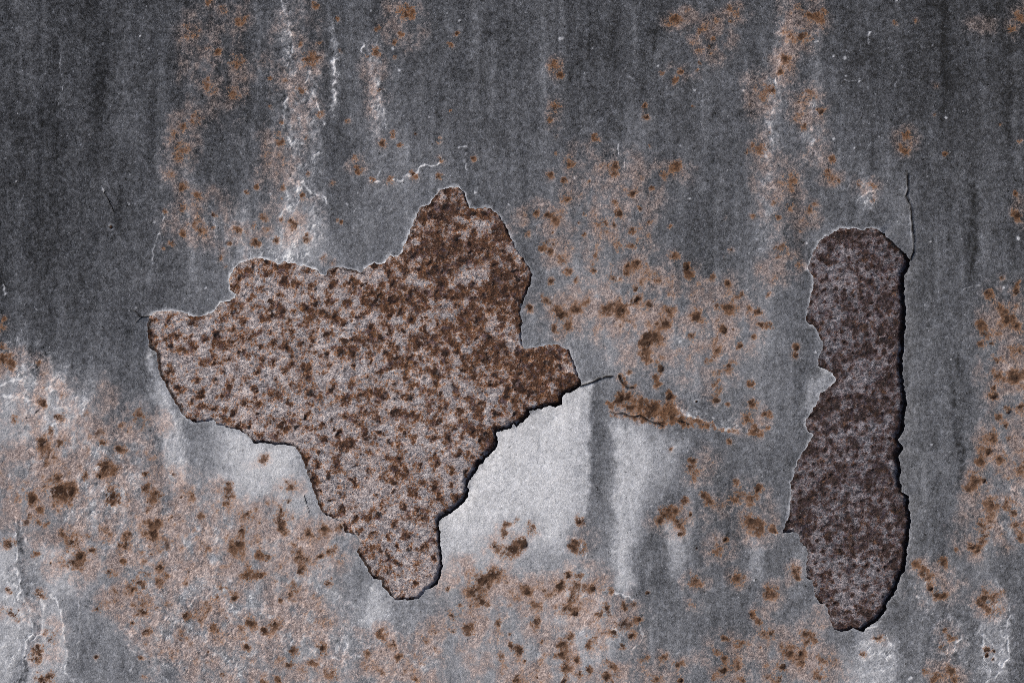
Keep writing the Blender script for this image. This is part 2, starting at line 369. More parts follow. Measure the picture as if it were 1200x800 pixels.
# chalky flaking: a net of tiny curled scales in the washed-out runs
FLAKE = np.zeros_like(X)
for pts, wd, amp in [
 ([(330,-10),(337,60),(341,140),(344,210),(340,300)], 9, .8), ([(368,60),(364,130),(372,190),(366,300)], 7, .75), ([(356,60),(352,140),(358,240)], 8, .5), ([(392,10),(392,150)], 6, .7), ([(438,30),(441,110),(446,170)], 12, .8),
 ([(926,0),(912,70),(905,130),(900,200),(896,330)], 10, .65), ([(945,110),(955,200)], 14, .6), ([(190,410),(205,480),(210,580)], 12, .5), ([(340,262),(350,310)], 26, .9), ([(280,300),(370,312)], 12, .7),
 ([(10,440),(60,460),(100,490)], 40, .9), ([(20,520),(180,560)], 50, .85), ([(60,600),(280,640)], 60, .8), ([(200,700),(340,760)], 60, .7), ([(0,400),(40,440)], 26, .8), ([(300,620),(400,660)], 40, .6), ([(20,640),(40,800)], 40, .6), ([(150,700),(300,780)], 60, .8), ([(330,700),(420,780)], 50, .8),
 ([(430,750),(520,780)], 40, .6), ([(640,700),(740,740)], 40, .45), ([(1090,660),(1120,800)], 26, .7), ([(1165,690),(1170,800)], 24, .8), ([(1020,740),(1040,800)], 30, .7), ([(1180,560),(1190,640)], 30, .6), ([(800,482),(890,506)], 6, .9),
 ([(1000,215),(1030,240)], 16, .7), ([(200,240),(300,290)], 30, .5), ([(700,200),(760,260)], 40, .3),
]: stroke(pts, wd, amp, warp=1.0, field=FLAKE)
FLAKE = np.clip(FLAKE, 0, 1.2)
_r = sst(.80, 1.0, 1 - np.abs(noise(WX / 5.5, WY / 8, 91))) * sst(-.1, .35, noise(WX / 9, WY / 9, 92))
_r2 = sst(.84, 1.0, 1 - np.abs(noise(WX / 3.4, WY / 4.2, 93))) * sst(-.1, .35, noise(WX / 7, WY / 10, 94))
_r = np.maximum(_r, _r2)
tone += FLAKE * (78 * _r - 20 * sst(.15, .6, noise(WX / 6, WY / 7, 95)) + 12)
HEIGHT += FLAKE * (.24 * _r + .08 * fbm(X / 9, Y / 7, 96, 2))
# paint scales that have come loose: plates with a step at the rim, paler where chalk has gathered on them
_c = fbm(WX / 17, WY / 22, 97, 5, .6); _c2 = fbm(WX / 9, WY / 11, 98, 4, .6)
CRUST = np.clip(FLAKE, 0, 1) * np.maximum(sst(.08, .17, _c), .8 * sst(.2, .3, _c2))
tone += 20 * CRUST - 10 * np.clip(FLAKE, 0, 1) * sst(.0, -.3, _c)
tone += 30 * np.clip(FLAKE, 0, 1) * np.exp(-((_c - .12) / .035) ** 2)
HEIGHT += .18 * CRUST

# ------------------------------------------------------------------ rust on the paint
STAIN = np.zeros_like(X); RUST = np.zeros_like(X); CORE = np.zeros_like(X); HUE = np.zeros_like(X); HOLE = np.zeros_like(X)
# rusty film that has run into the paint: (x, y, rx, ry, amount)
for x, y, rx, ry, a in [
 (240,70,45,100,.38),(215,170,26,60,.5),(280,60,22,110,.42),(235,255,60,45,.52),(280,280,34,30,.5),(350,90,48,110,.4),(325,190,40,70,.5),(345,255,40,50,.45),
 (470,30,38,45,.5),(440,100,26,70,.35),(420,190,20,18,.5),(650,80,14,20,.6),(650,135,16,30,.45),(690,185,40,30,.45),
 (795,22,30,20,.7),(835,45,30,36,.95),(865,15,26,16,.6),(800,85,34,16,.45),(792,196,28,14,.7),(890,110,30,40,.55),(895,190,26,50,.6),
 (940,25,36,46,.9),(920,75,24,30,.75),(945,125,32,36,.75),(960,180,34,34,.4),(915,230,36,60,.6),(945,255,26,26,.6),(920,300,28,46,.5),(1062,168,20,26,.55),(1015,222,26,20,.55),(972,208,22,14,.55),
 (1150,28,30,24,.3),(1192,25,20,34,.5),
 (635,255,50,30,.7),(655,295,34,30,.65),(720,225,80,60,.62),(710,280,70,60,.6),(780,205,40,22,.55),(745,305,40,40,.6),
 (760,360,140,62,.86),(690,370,70,40,.75),(850,380,56,50,.8),(830,420,70,50,.55),(760,415,60,30,.6),(895,330,20,40,.4),
 (765,480,56,18,.9),(735,470,26,16,.8),(725,482,24,8,.6),(880,490,30,30,.5),(825,550,34,34,.45),(870,590,46,34,.6),(795,610,44,26,.55),(890,620,34,30,.6),
 (1180,370,46,50,.8),(1185,440,46,70,.9),(1180,530,46,60,.95),(1150,570,36,36,.7),(1180,610,40,46,.85),(1140,625,34,44,.7),(1195,250,16,30,.4),
 (8,425,36,26,.7),(50,480,70,50,.6),(90,540,120,80,.78),(40,580,70,60,.75),(200,600,120,60,.7),(120,640,120,60,.75),(230,760,90,50,.7),(160,500,50,40,.55),(180,570,70,40,.6),(120,470,30,40,.4),(45,430,26,20,.5),
 (90,640,70,50,.7),(180,640,90,70,.85),(240,640,70,60,.85),(160,700,60,50,.75),(255,720,70,60,.8),(180,745,30,50,.5),(290,780,60,40,.7),(270,610,60,40,.7),(215,690,40,60,.6),(60,750,24,50,.45),(20,715,30,20,.45),
 (330,640,80,60,.85),(390,640,34,40,.6),(350,720,70,60,.8),(350,780,80,30,.75),(300,600,50,40,.6),(340,572,26,22,.5),(300,545,26,16,.25),
 (470,775,74,44,.85),(440,745,40,20,.6),(500,740,40,26,.55),(560,690,60,44,.65),(545,735,46,40,.55),(590,640,40,34,.5),(575,780,60,34,.4),
 (640,720,60,50,.6),(600,700,90,40,.85),(690,725,64,60,.8),(560,680,60,36,.85),(650,690,50,40,.8),(560,730,60,40,.7),(650,770,60,50,.75),(620,790,60,40,.85),(680,690,50,44,.65),(725,735,44,50,.55),(715,790,46,26,.6),(610,690,30,30,.5),(775,785,50,30,.55),(680,630,26,30,.4),
 (815,680,22,18,.55),(843,640,28,26,.5),(865,677,22,18,.5),(815,708,18,14,.3),(855,770,50,44,.6),(890,735,26,36,.5),(930,770,60,50,.75),(965,790,40,36,.7),(905,695,20,26,.55),(930,670,16,22,.5),(960,725,30,20,.5),
 (1090,680,40,40,.65),(1120,690,30,30,.4),(1145,635,30,34,.6),(1160,705,34,28,.6),(1110,750,30,30,.4),(1105,790,36,26,.6),(1195,620,24,30,.7),(1030,750,20,16,.3),
]:
    w = window([(x, y)], max(rx, ry) * 1.5 + 10)
    d = np.hypot((WX[w] - x) / rx, (WY[w] - y) / ry)
    STAIN[w] = np.maximum(STAIN[w], a * sst(1.25, .25, d))
STAIN *= np.clip(.92 + 1.5 * fbm(X / 26, Y / 34, 51, 5, .62), .05, 1.5)

SPOTS_TXT = """221,40,9s 255,62,5s 280,25,9s 278,75,10s 245,100,10s 275,112,10s 230,140,9s 210,180,12s 215,150,5b 262,12,5s 245,3,5s 255,60,3b
370,7,5b 395,22,3b 350,52,3d 363,70,8b 375,50,3b 400,60,3b 443,34,4b 475,15,9o 482,18,5o 470,40,3o 440,62,6b 462,50,4b 463,67,3d 432,66,3d 535,40,3d 528,53,4b 374,134,5b 330,143,3b 359,161,4b 330,167,5b 326,156,4b 317,124,3b 355,107,4b 407,142,3b 448,168,5d 469,170,3o 487,157,2k 514,165,4o 516,187,4b 555,186,4b 417,187,5s 420,196,5b 316,92,3b 310,72,6s 445,105,4b 460,158,4b 528,130,2o
648,78,4b 656,88,5d 651,126,6d 645,140,4b 652,160,3b 698,163,5b 651,180,3b 668,192,6b 722,195,5b 755,125,4d 757,137,4d 762,171,2b 875,178,3d 798,83,4d 817,82,2d 775,85,3b 790,95,4b 820,74,3d 862,18,7s 856,24,3d 836,46,3d 832,55,3d 890,175,9s 812,125,2b 790,22,7b 792,195,7b 895,110,9s
968,14,3d 962,24,4b 940,45,9b 948,18,6b 920,70,5b 915,85,4b 905,105,5b 962,131,5d 945,118,10s 943,150,5b 975,187,5b 1062,158,5b 1062,178,5b 1074,25,3b 1049,27,3b 1096,100,3s 1108,180,3d 1095,134,2b 1194,165,3o 1172,146,2b 1195,20,6s 1185,35,4s 938,44,2d 958,128,2d
202,285,5b 193,248,3b 192,290,3o 251,252,4b 215,275,4b 235,270,5b 228,262,6s 250,267,3b 278,270,6b 295,265,5b 258,303,3b 264,312,3b 268,285,3b 297,285,5b 290,225,3b 198,205,7s 213,220,6s 230,230,6s 214,245,4b 2,385,5s 5,375,4s
354,230,4o 346,262,6b 330,257,4b 358,280,6b 324,281,5b 332,220,3b 330,233,2b 361,204,3b 390,215,3s 400,261,2o 395,258,2o 420,203,3b 436,211,4o 456,212,5o 484,206,5o 515,207,4b 301,220,3b 302,286,4b 390,308,3s 380,303,4s 310,255,6s 312,270,6s 340,258,4b
645,205,5b 660,212,4b 662,232,5b 628,250,5b 640,253,5b 652,255,7b 618,274,4b 640,285,7b 635,292,4b 642,294,4d 679,261,3b 685,251,3b 684,275,3b 657,305,5b 665,318,6b 695,317,4d 675,328,4b 645,330,5d 741,227,5d 721,237,4b 726,251,5d 750,245,3d 708,260,6b 761,260,4b 742,270,5b 785,265,3o 762,275,3b 725,290,6b 742,287,6b 765,220,4b 780,205,7s 720,203,6b 882,254,3s 856,293,3d 848,300,2o 850,255,2s 640,352,6b 650,362,6b 658,371,9d 675,362,6d 688,356,5b 622,361,5d 665,385,6b 650,385,5b 730,363,6d 727,368,4b 710,365,6b 747,351,6k 745,338,4d 760,358,6d 778,380,7d 783,363,5b 755,396,9d 768,392,5b 805,312,5k 808,322,6b 815,371,8d 835,325,5b 855,362,7d 847,386,5k 853,333,4d 868,345,4d 887,365,5d 882,395,4o 790,300,6b 720,327,7b 745,310,7b 840,360,5b 765,325,7s 810,395,6b 735,320,5b 700,300,4b 695,310,4b 878,360,3b 893,380,6b
925,210,9s 907,237,4b 912,255,4b 925,242,5b 950,245,6b 945,260,6s 915,290,6b 912,300,3b 937,310,5s 905,330,5s 1007,215,5b 1022,217,5b 1024,233,4b 970,208,7s 1190,227,3d 1191,253,6k 1192,332,4b 1191,341,5k 1175,325,4b 1160,345,7b 1178,365,6b 1180,375,7d 1155,390,7d 1190,380,6b 1150,380,5b 902,382,5b 900,345,4b 1172,358,4b
5,420,8b 15,428,6b 3,405,5b 18,492,6o 50,473,5b 50,520,7d 70,520,6b 68,487,6b 75,488,4b 120,518,4d 142,526,8b 163,488,8b 168,500,5o 124,550,9b 116,558,3d 171,557,4d 172,572,6b 182,582,9b 133,581,10d 70,580,15d 80,575,8d 37,585,8d 66,560,5b 268,567,5b 269,581,7b 265,590,4o 47,597,3o 100,557,5b 115,508,4p 100,485,4b 60,505,4b 225,580,5s 45,425,4b 130,590,5o
310,538,6s 340,570,8s 338,587,4b 330,597,6b
772,432,6k 770,451,5o 768,442,4b 727,442,5d 733,450,4b 742,452,5o 738,435,4o 785,464,5k 785,465,6o 726,467,7k 735,464,6d 738,478,4d 750,470,7b 765,478,8b 760,486,7d 775,494,6d 785,488,6b 805,495,6o 797,493,4d 825,497,5o 838,467,6d 842,455,6b 838,448,5b 854,430,6d 840,410,7b 830,423,6b 880,450,5o 881,449,3d 853,474,3o 866,405,4d 881,475,7b 875,490,6b 888,505,7b 883,473,3d 855,517,4b 897,485,5b 786,526,3b 810,548,7b 814,556,6o 812,540,4d 835,540,3b 862,565,5b 865,582,8b 880,585,7b 888,573,6d 832,588,7b 825,580,5b 803,587,5b 785,598,6b 757,417,7b 756,402,6k 842,436,5b 768,400,6b
933,407,4k 931,417,4k 1162,401,4d 1150,404,5b 1165,420,5b 1168,423,3d 1190,440,6b 1189,442,6d 1163,465,6k 1165,454,3d 1180,480,5k 1170,487,5b 1178,499,4d 1195,475,5d 1163,512,6b 1180,515,4d 1156,527,6k 1150,540,6b 1143,565,9b 1153,562,4k 1135,572,5b 1172,538,6b 1196,548,6b 1160,590,7b 1185,595,7b 900,485,5o 900,500,3o 1195,410,6b 1170,440,6b 1185,560,6s
10,637,7d 32,612,5p 35,604,4b 46,612,3o 54,614,4o 41,650,5o 48,697,7b 10,692,4b 18,720,8b 3,713,5b 60,745,8b 45,760,8b 42,773,7b 60,793,7b 48,797,7d 83,633,7d 95,650,7d 107,643,5d 85,660,7b 145,636,8d 152,626,6b 180,625,9b 186,612,4b 145,658,4o 128,671,6d 188,662,6d 196,674,4o 165,680,8b 155,690,6b 190,690,6s 116,712,6b 168,716,7d 155,730,3d 173,740,6b 165,771,4b 171,792,4s 113,769,3k 235,605,5s 279,638,10b 285,622,6b 290,605,6b 293,675,7o 260,688,5b 274,702,5d 255,700,3o 219,722,5d 253,735,7o 262,790,5s 295,730,6o 290,760,5b 75,625,5b 175,615,5b 195,640,5p
328,612,7b 332,622,6b 353,655,9b 354,668,7d 362,625,6b 380,618,6b 398,618,5d 388,643,7b 376,652,4d 385,683,7b 345,690,6b 315,653,6b 303,650,6o 303,672,6o 310,738,6d 320,732,6b 345,763,8b 339,779,5d 378,760,6d 365,775,4b 390,790,8b 327,797,5o 310,800,5b 467,770,4b 488,795,5o 447,743,6o 580,639,6b 595,645,9d 590,625,6b 564,680,11b 555,693,8b 565,705,7b 585,672,8b 530,720,7d 531,738,4b 548,735,7b 550,742,5b 585,730,5b 538,707,4b 587,768,6b 512,762,5s 595,613,4o 525,690,4b 575,675,7b 430,765,6s 460,755,5s 497,750,5s
612,638,7k 603,645,7b 622,620,7b 605,610,5b 680,610,6d 679,612,3k 673,640,7b 680,645,6b 666,673,5k 657,687,7d 677,687,7b 670,702,7b 680,675,5b 617,693,5d 625,708,6s 627,728,7d 674,717,5k 664,715,6b 650,735,5s 693,690,5k 705,688,5b 716,692,4b 710,711,5d 714,720,4p 704,720,5o 732,709,5d 742,708,4p 748,727,5d 731,732,7p 740,743,7d 719,741,6d 729,757,5d 695,750,7o 690,758,4o 660,755,7b 668,748,6b 675,772,4d 608,762,7d 600,758,5b 634,751,3d 655,768,6b 662,783,6b 660,797,5k 715,780,6b 710,793,6d 605,798,4d 777,605,8b 772,610,5d 795,612,8b 800,625,6b 790,600,6b 758,694,3k 815,680,9b 817,642,2k 842,645,8b 850,631,4k 865,678,8b 811,708,6s 755,771,6b 777,770,5b 795,778,5d 797,797,4k 768,795,5b 880,610,9b 890,618,8b 868,755,6b 850,772,5b 848,786,6k 863,780,6b 840,763,5b 848,748,4d 890,730,5b 893,743,5d 882,720,4o 870,797,3d 835,795,5b 898,695,5b 680,790,5b 690,785,5b
932,667,6b 935,677,4b 905,695,8b 905,743,5d 921,762,7b 925,765,5d 917,780,5k 938,765,4k 950,750,8b 962,772,6b 912,795,6d 960,792,7b 940,775,5b 945,742,6b 1030,748,6b 1012,767,4b 1073,661,5o 1085,675,8b 1105,659,7d 1090,690,4k 1097,697,7d 1107,698,5b 1082,668,5b 1140,640,7d 1155,630,8b 1150,615,8b 1145,642,5d 1120,645,3b 1155,698,9d 1165,715,9b 1150,706,5d 1172,695,5b 1107,737,4b 1105,757,6b 1115,748,6b 1083,787,4o 1115,785,6b 1118,795,5b 1095,793,6b 1190,615,7b 1195,630,6b 1174,625,2o 1189,601,3d 1157,760,5k 1165,763,2k 1164,772,2k 1156,768,3k 905,620,4b 908,623,3o"""
SPOTS = []
for tok in SPOTS_TXT.split():
    x, y, rest = tok.split(',')
    SPOTS.append((float(x), float(y), float(rest[:-1]), rest[-1], True))
# small pits between them, only where the film is rusty
rs = np.random.default_rng(5)
cand = np.stack([rs.uniform(-60, 1260, 5200), rs.uniform(-60, 860, 5200), rs.random(5200), rs.random(5200)], 1)
ci = np.clip(np.searchsorted(ax, cand[:, 0]), 0, NX - 1); cj = np.clip(np.searchsorted(ay, cand[:, 1]), 0, NY - 1)
prob = STAIN[cj, ci]
for (x, y, u, v), p in zip(cand, prob):
    if u < (p - .25) * .22:
        SPOTS.append((x, y, 1.0 + 2.6 * v ** 2, 'sbdpd'[int(u * 997) % 5], False))

# shape of each kind: rust, core, hue (orange > 0, purple < 0), relief mm, film
KIND = {'b': (.95, .7, .6, .12, .55), 'd': (1.05, 1.2, .65, .1, .55), 'o': (1., .5, 1., .12, .55), 'k': (1., 1.6, .7, -.25, .5), 's': (.5, .3, .45, .05, .75), 'p': (.85, .5, -.8, .15, .5)}
SPOT_ID = np.full(X.shape, -1, np.int32); SPOT_F = np.full(X.shape, -9., np.float32)
NZ1 = fbm(X / 13, Y / 13, 61, 5, .68); NZ2 = noise(X / 3.3, Y / 3.3, 62); NZ3 = fbm(X / 5, Y / 5, 63, 3, .65)
BLOB = np.zeros_like(X); PIT = np.zeros_like(X); HUEW = np.full(X.shape, .3, np.float32); HUES = np.full(X.shape, .15, np.float32)
for i, (x, y, r, kd, listed) in enumerate(SPOTS):
    ru, co, hu, hz, film = KIND[kd]
    R = r * (1.18 if listed else 1.0)
    w = window([(x, y)], R * 3.2 + 3)
    dx = X[w] + .42 * R * NZ3[w] - x; dy = Y[w] + .42 * R * NZ1[w] - y
    an = rs.uniform(0, 3.14); el = rs.uniform(.7, 1.0)
    ux = dx * math.cos(an) + dy * math.sin(an); uy = (-dx * math.sin(an) + dy * math.cos(an)) / el
    d2 = (ux * ux + uy * uy) / (R * R)
    g = np.exp(-d2 * 1.1)
    BLOB[w] += ru * g
    HUES[w] += hu * g; HUEW[w] += g
    qx, qy = rs.uniform(-.3, .3, 2) * R
    kk = .46 if kd != 'k' else .58
    c = np.exp(-((dx - qx) ** 2 + (dy - qy) ** 2) / (R * kk) ** 2)
    PIT[w] = np.maximum(PIT[w], co * c * rs.uniform(.75, 1.1))
    if kd == 'k': HOLE[w] = np.maximum(HOLE[w], sst(.35, .75, c))
    if kd == 'd': HOLE[w] = np.maximum(HOLE[w], .35 * sst(.35, .75, c))
    STAIN[w] = np.maximum(STAIN[w], film * .8 * np.exp(-d2 * .4) * (1 if listed else .7))
    if listed:
        f = 1 - np.sqrt(d2) / 1.0
        SPOT_ID[w] = np.where((f > SPOT_F[w]) & (f > .0), i, SPOT_ID[w])
        SPOT_F[w] = np.maximum(SPOT_F[w], f)
    HEIGHT[w] += 2.0 * (hz if hz > 0 else .08) * g * (.5 if not listed else 1)
stroke([(712,474),(730,472),(750,478),(775,486),(800,492),(832,498)], 8, .62, warp=.6, ends=False, rag=1.0, field=BLOB)
for f_ in (HUES, HUEW): stroke([(712,474),(750,478),(800,492),(890,508)], 12, 1.2, warp=.5, ends=False, rag=0., field=f_)
stroke([(790,492),(815,497),(850,503),(890,508)], 3.2, .7, warp=.4, ends=False, field=BLOB)
stroke([(716,488),(745,491),(775,499)], 3.0, .5, warp=.4, ends=False, field=BLOB)
HUE = HUES / HUEW
NZ4 = fbm(X / 30, Y / 34, 66, 4, .6)
POT = np.minimum(BLOB, 1.15) * (1.0 + .45 * NZ1) + .5 * STAIN * (1 + 1.1 * NZ4) + .5 * NZ1 * np.clip(STAIN * 1.6 + BLOB, 0, 1.1)
RUST = np.clip((POT - .18) / 1.05, 0, 1.1)
CORE = np.clip(PIT * (1 + .5 * NZ3) + .25 * NZ3 * np.clip(PIT * 3, 0, 1) + .3 * sst(1.1, 1.7, POT + .3 * NZ3), 0, 1.5)
HEIGHT += STAIN * (.12 * fbm(X / 6, Y / 6, 65, 3, .6)) + .24 * RUST * NZ3
HEIGHT -= .55 * HOLE + .12 * CORE

# pale chips and pinholes
chips = [(990,68,2.2),(977,66,1.6),(991,89,1.4),(1007,95,1.8),(977,163,1.8),(1080,55,1.3),(1020,38,1.4),(1093,53,1.4),(406,239,2),(557,225,1.8),(468,83,2),(355,168,2.4),(164,42,1.4),(538,24,1.8),(657,45,2.6),(871,106,1.6),(853,136,1.3),(694,57,1.2),(781,103,1.2),(28,510,3.4),(40,541,5),(40,552,3.4),(45,533,3),(117,570,4),(106,575,2.4),(89,579,2),(86,577,2),(70,447,4),(77,562,3),(166,597,3),(153,784,2),(145,682,1.6),(242,752,1.2),(1076,699,2),(1068,728,1.2),(1067,794,2.6),(908,624,2.6),(1193,279,2.6),(1184,431,4),(1178,430,3),(1176,337,1.6),(1190,246,1.2),(945,285,1.5),(1084,598,1.2),(1185,573,2.4),(584,748,1.2),(724,326,2),(797,400,2),(631,767,3),(700,732,2.4),(708,672,1.6),(752,742,2)]
for k in range(420):
    x, y = rs.uniform(0, W), rs.uniform(0, H)
    chips.append((x, y, rs.uniform(.5, 1.25) if rs.random() < .9 else rs.uniform(1.2, 1.9)))
for x, y, r in chips:
    w = window([(x, y)], r * 3 + 2)
    f = 1 - np.hypot(X[w] - x, Y[w] - y) / (r * 1.3) + .5 * NZ2[w]
    m = sst(0, .6, f)
    tone[w] += (np.maximum(tone[w], 190) - tone[w]) * m * (.95 if r > 1.3 else .6)
    HEIGHT[w] += .1 * m
for x, y, r in [(130,266,2.2),(816,470,1.5)]:
    w = window([(x, y)], 8)
    d = np.hypot(X[w] - x, Y[w] - y) / r + .25 * NZ2[w]
    tone[w] += 45 * np.exp(-((d - 1.5) / .5) ** 2)
    CORE[w] = np.maximum(CORE[w], 1.3 * sst(1.1, .7, d)); HOLE[w] = np.maximum(HOLE[w], sst(1.1, .6, d)); HEIGHT[w] -= .8 * sst(1.1, .6, d)

# cracks through the paint
CRACK = np.zeros_like(X)
for pts, wd, dep in [
 ([(1063,203),(1065,222),(1062,230),(1067,240),(1069,260),(1071,280),(1070,295),(1067,304)], 1.3, .8),
 ([(680,452),(690,449),(700,444),(708,441.5),(718,441)], 1.3, .9),
 ([(714,482),(720,485),(730,484.5),(738,488),(744,488),(750,486.5),(760,493),(770,495),(776,498)], .9, .7),
 ([(122,224),(125,231),(131,243),(136,250)], .5, .4), ([(158,364),(165,371),(175,371)], .8, .5), ([(161,377),(166,372)], .6, .4),
 ([(725,440),(728,447),(734,453),(742,454)], 1.2, .6), ([(794,492),(802,494),(806,496)], .9, .4),
 ([(232,371),(240,374),(250,371)], .6, .3), ([(356,580),(362,600)], .5, .2),
]:
    stroke(pts, wd * .72, 2.0, warp=.22, ends=False, rag=.5, field=CRACK)
CRACK = np.clip(CRACK, 0, 1)
HEIGHT -= .9 * CRACK

HEIGHT += LIFT + .28 * fbm(X / 60, Y / 90, 71, 3) + .07 * fbm(X / 11, Y / 13, 72, 2) + .05 * NZ2 * (.4 + STAIN)
HEIGHT += .05 * STAIN
tone += 24 * np.clip(STAIN, 0, 1) * sst(70, 105, tone)
tone = tone + RIM * np.maximum(0, 216 - tone) * .95
tone = np.clip(tone, 30, 225) / 255.0

# ------------------------------------------------------------------ materials
def lin(r, g, b):
    f = lambda c: (c / 255 / 12.92) if c / 255 < .04045 else ((c / 255 + .055) / 1.055) ** 2.4
    return (f(r), f(g), f(b), 1.0)

class Nodes:
    def __init__(s, name):
        s.m = bpy.data.materials.new(name); s.m.use_nodes = True
        s.t = s.m.node_tree; s.t.nodes.clear()
        s.geo = s.t.nodes.new('ShaderNodeTexCoord').outputs['Object']
    def n(s, kind, **kw):
        o = s.t.nodes.new(kind)
        for k, v in kw.items(): setattr(o, k, v)
        return o
    def put(s, sock, v):
        if isinstance(v, (int, float)): sock.default_value = v
        elif isinstance(v, tuple): sock.default_value = v
        else: s.t.links.new(v, sock)
    def attr(s, name):
        o = s.n('ShaderNodeAttribute'); o.attribute_name = name
        return o.outputs['Fac']
    def noise(s, px, detail=2.0, rough=.6, stretch=None, dist=0.):
        o = s.n('ShaderNodeTexNoise'); v = s.geo
        mp = s.n('ShaderNodeMapping'); s.put(mp.inputs['Vector'], v); v = mp.outputs[0]
        mp.inputs['Scale'].default_value = stretch or (1, 1, 1)
        mp.inputs['Rotation'].default_value = (.5 + px * .13, .4, .7 + px * .31)      # oblique to the noise lattice
        mp.inputs['Location'].default_value = (px * .37, px * .11, 0)
        s.put(o.inputs['Vector'], v); o.inputs['Scale'].default_value = 1 / (px * PX)
        o.inputs['Detail'].default_value = detail; o.inputs['Roughness'].default_value = rough; o.inputs['Distortion'].default_value = dist
        return o.outputs['Fac']
    def math(s, op, a, b=0., c=0., clamp=False):
        o = s.n('ShaderNodeMath', operation=op, use_clamp=clamp)
        for k, v in enumerate((a, b, c)): s.put(o.inputs[k], v)
        return o.outputs[0]
    def madd(s, a, b, c, clamp=False): return s.math('MULTIPLY_ADD', a, b, c, clamp)
    def mix(s, f, a, b, blend='MIX'):
        o = s.n('ShaderNodeMix', data_type='RGBA', blend_type=blend)
        s.put(o.inputs[0], f); s.put(o.inputs[6], a); s.put(o.inputs[7], b)
        return o.outputs[2]
    def step(s, x, a, b):
        o = s.n('ShaderNodeMapRange', interpolation_type='SMOOTHSTEP')
        s.put(o.inputs[0], x); o.inputs[1].default_value = a; o.inputs[2].default_value = b
        return o.outputs[0]
    def ramp(s, x, stops):
        o = s.n('ShaderNodeValToRGB'); e = o.color_ramp.elements
        while len(e) < len(stops): e.new(.5)
        for k, (p, c) in enumerate(stops): e[k].position = p; e[k].color = c
        s.put(o.inputs[0], x)
        return o.outputs[0]
    def finish(s, col, rough, bump_h, dist, spec=.3):
        b = s.n('ShaderNodeBsdfPrincipled'); s.put(b.inputs['Base Color'], col); s.put(b.inputs['Roughness'], rough)
        b.inputs['Specular IOR Level'].default_value = spec
        bp = s.n('ShaderNodeBump'); bp.inputs['Strength'].default_value = 1.0; bp.inputs['Distance'].default_value = dist
        s.put(bp.inputs['Height'], bump_h); s.put(b.inputs['Normal'], bp.outputs[0])
        o = s.n('ShaderNodeOutputMaterial'); s.put(o.inputs[0], b.outputs[0])
        return s.m

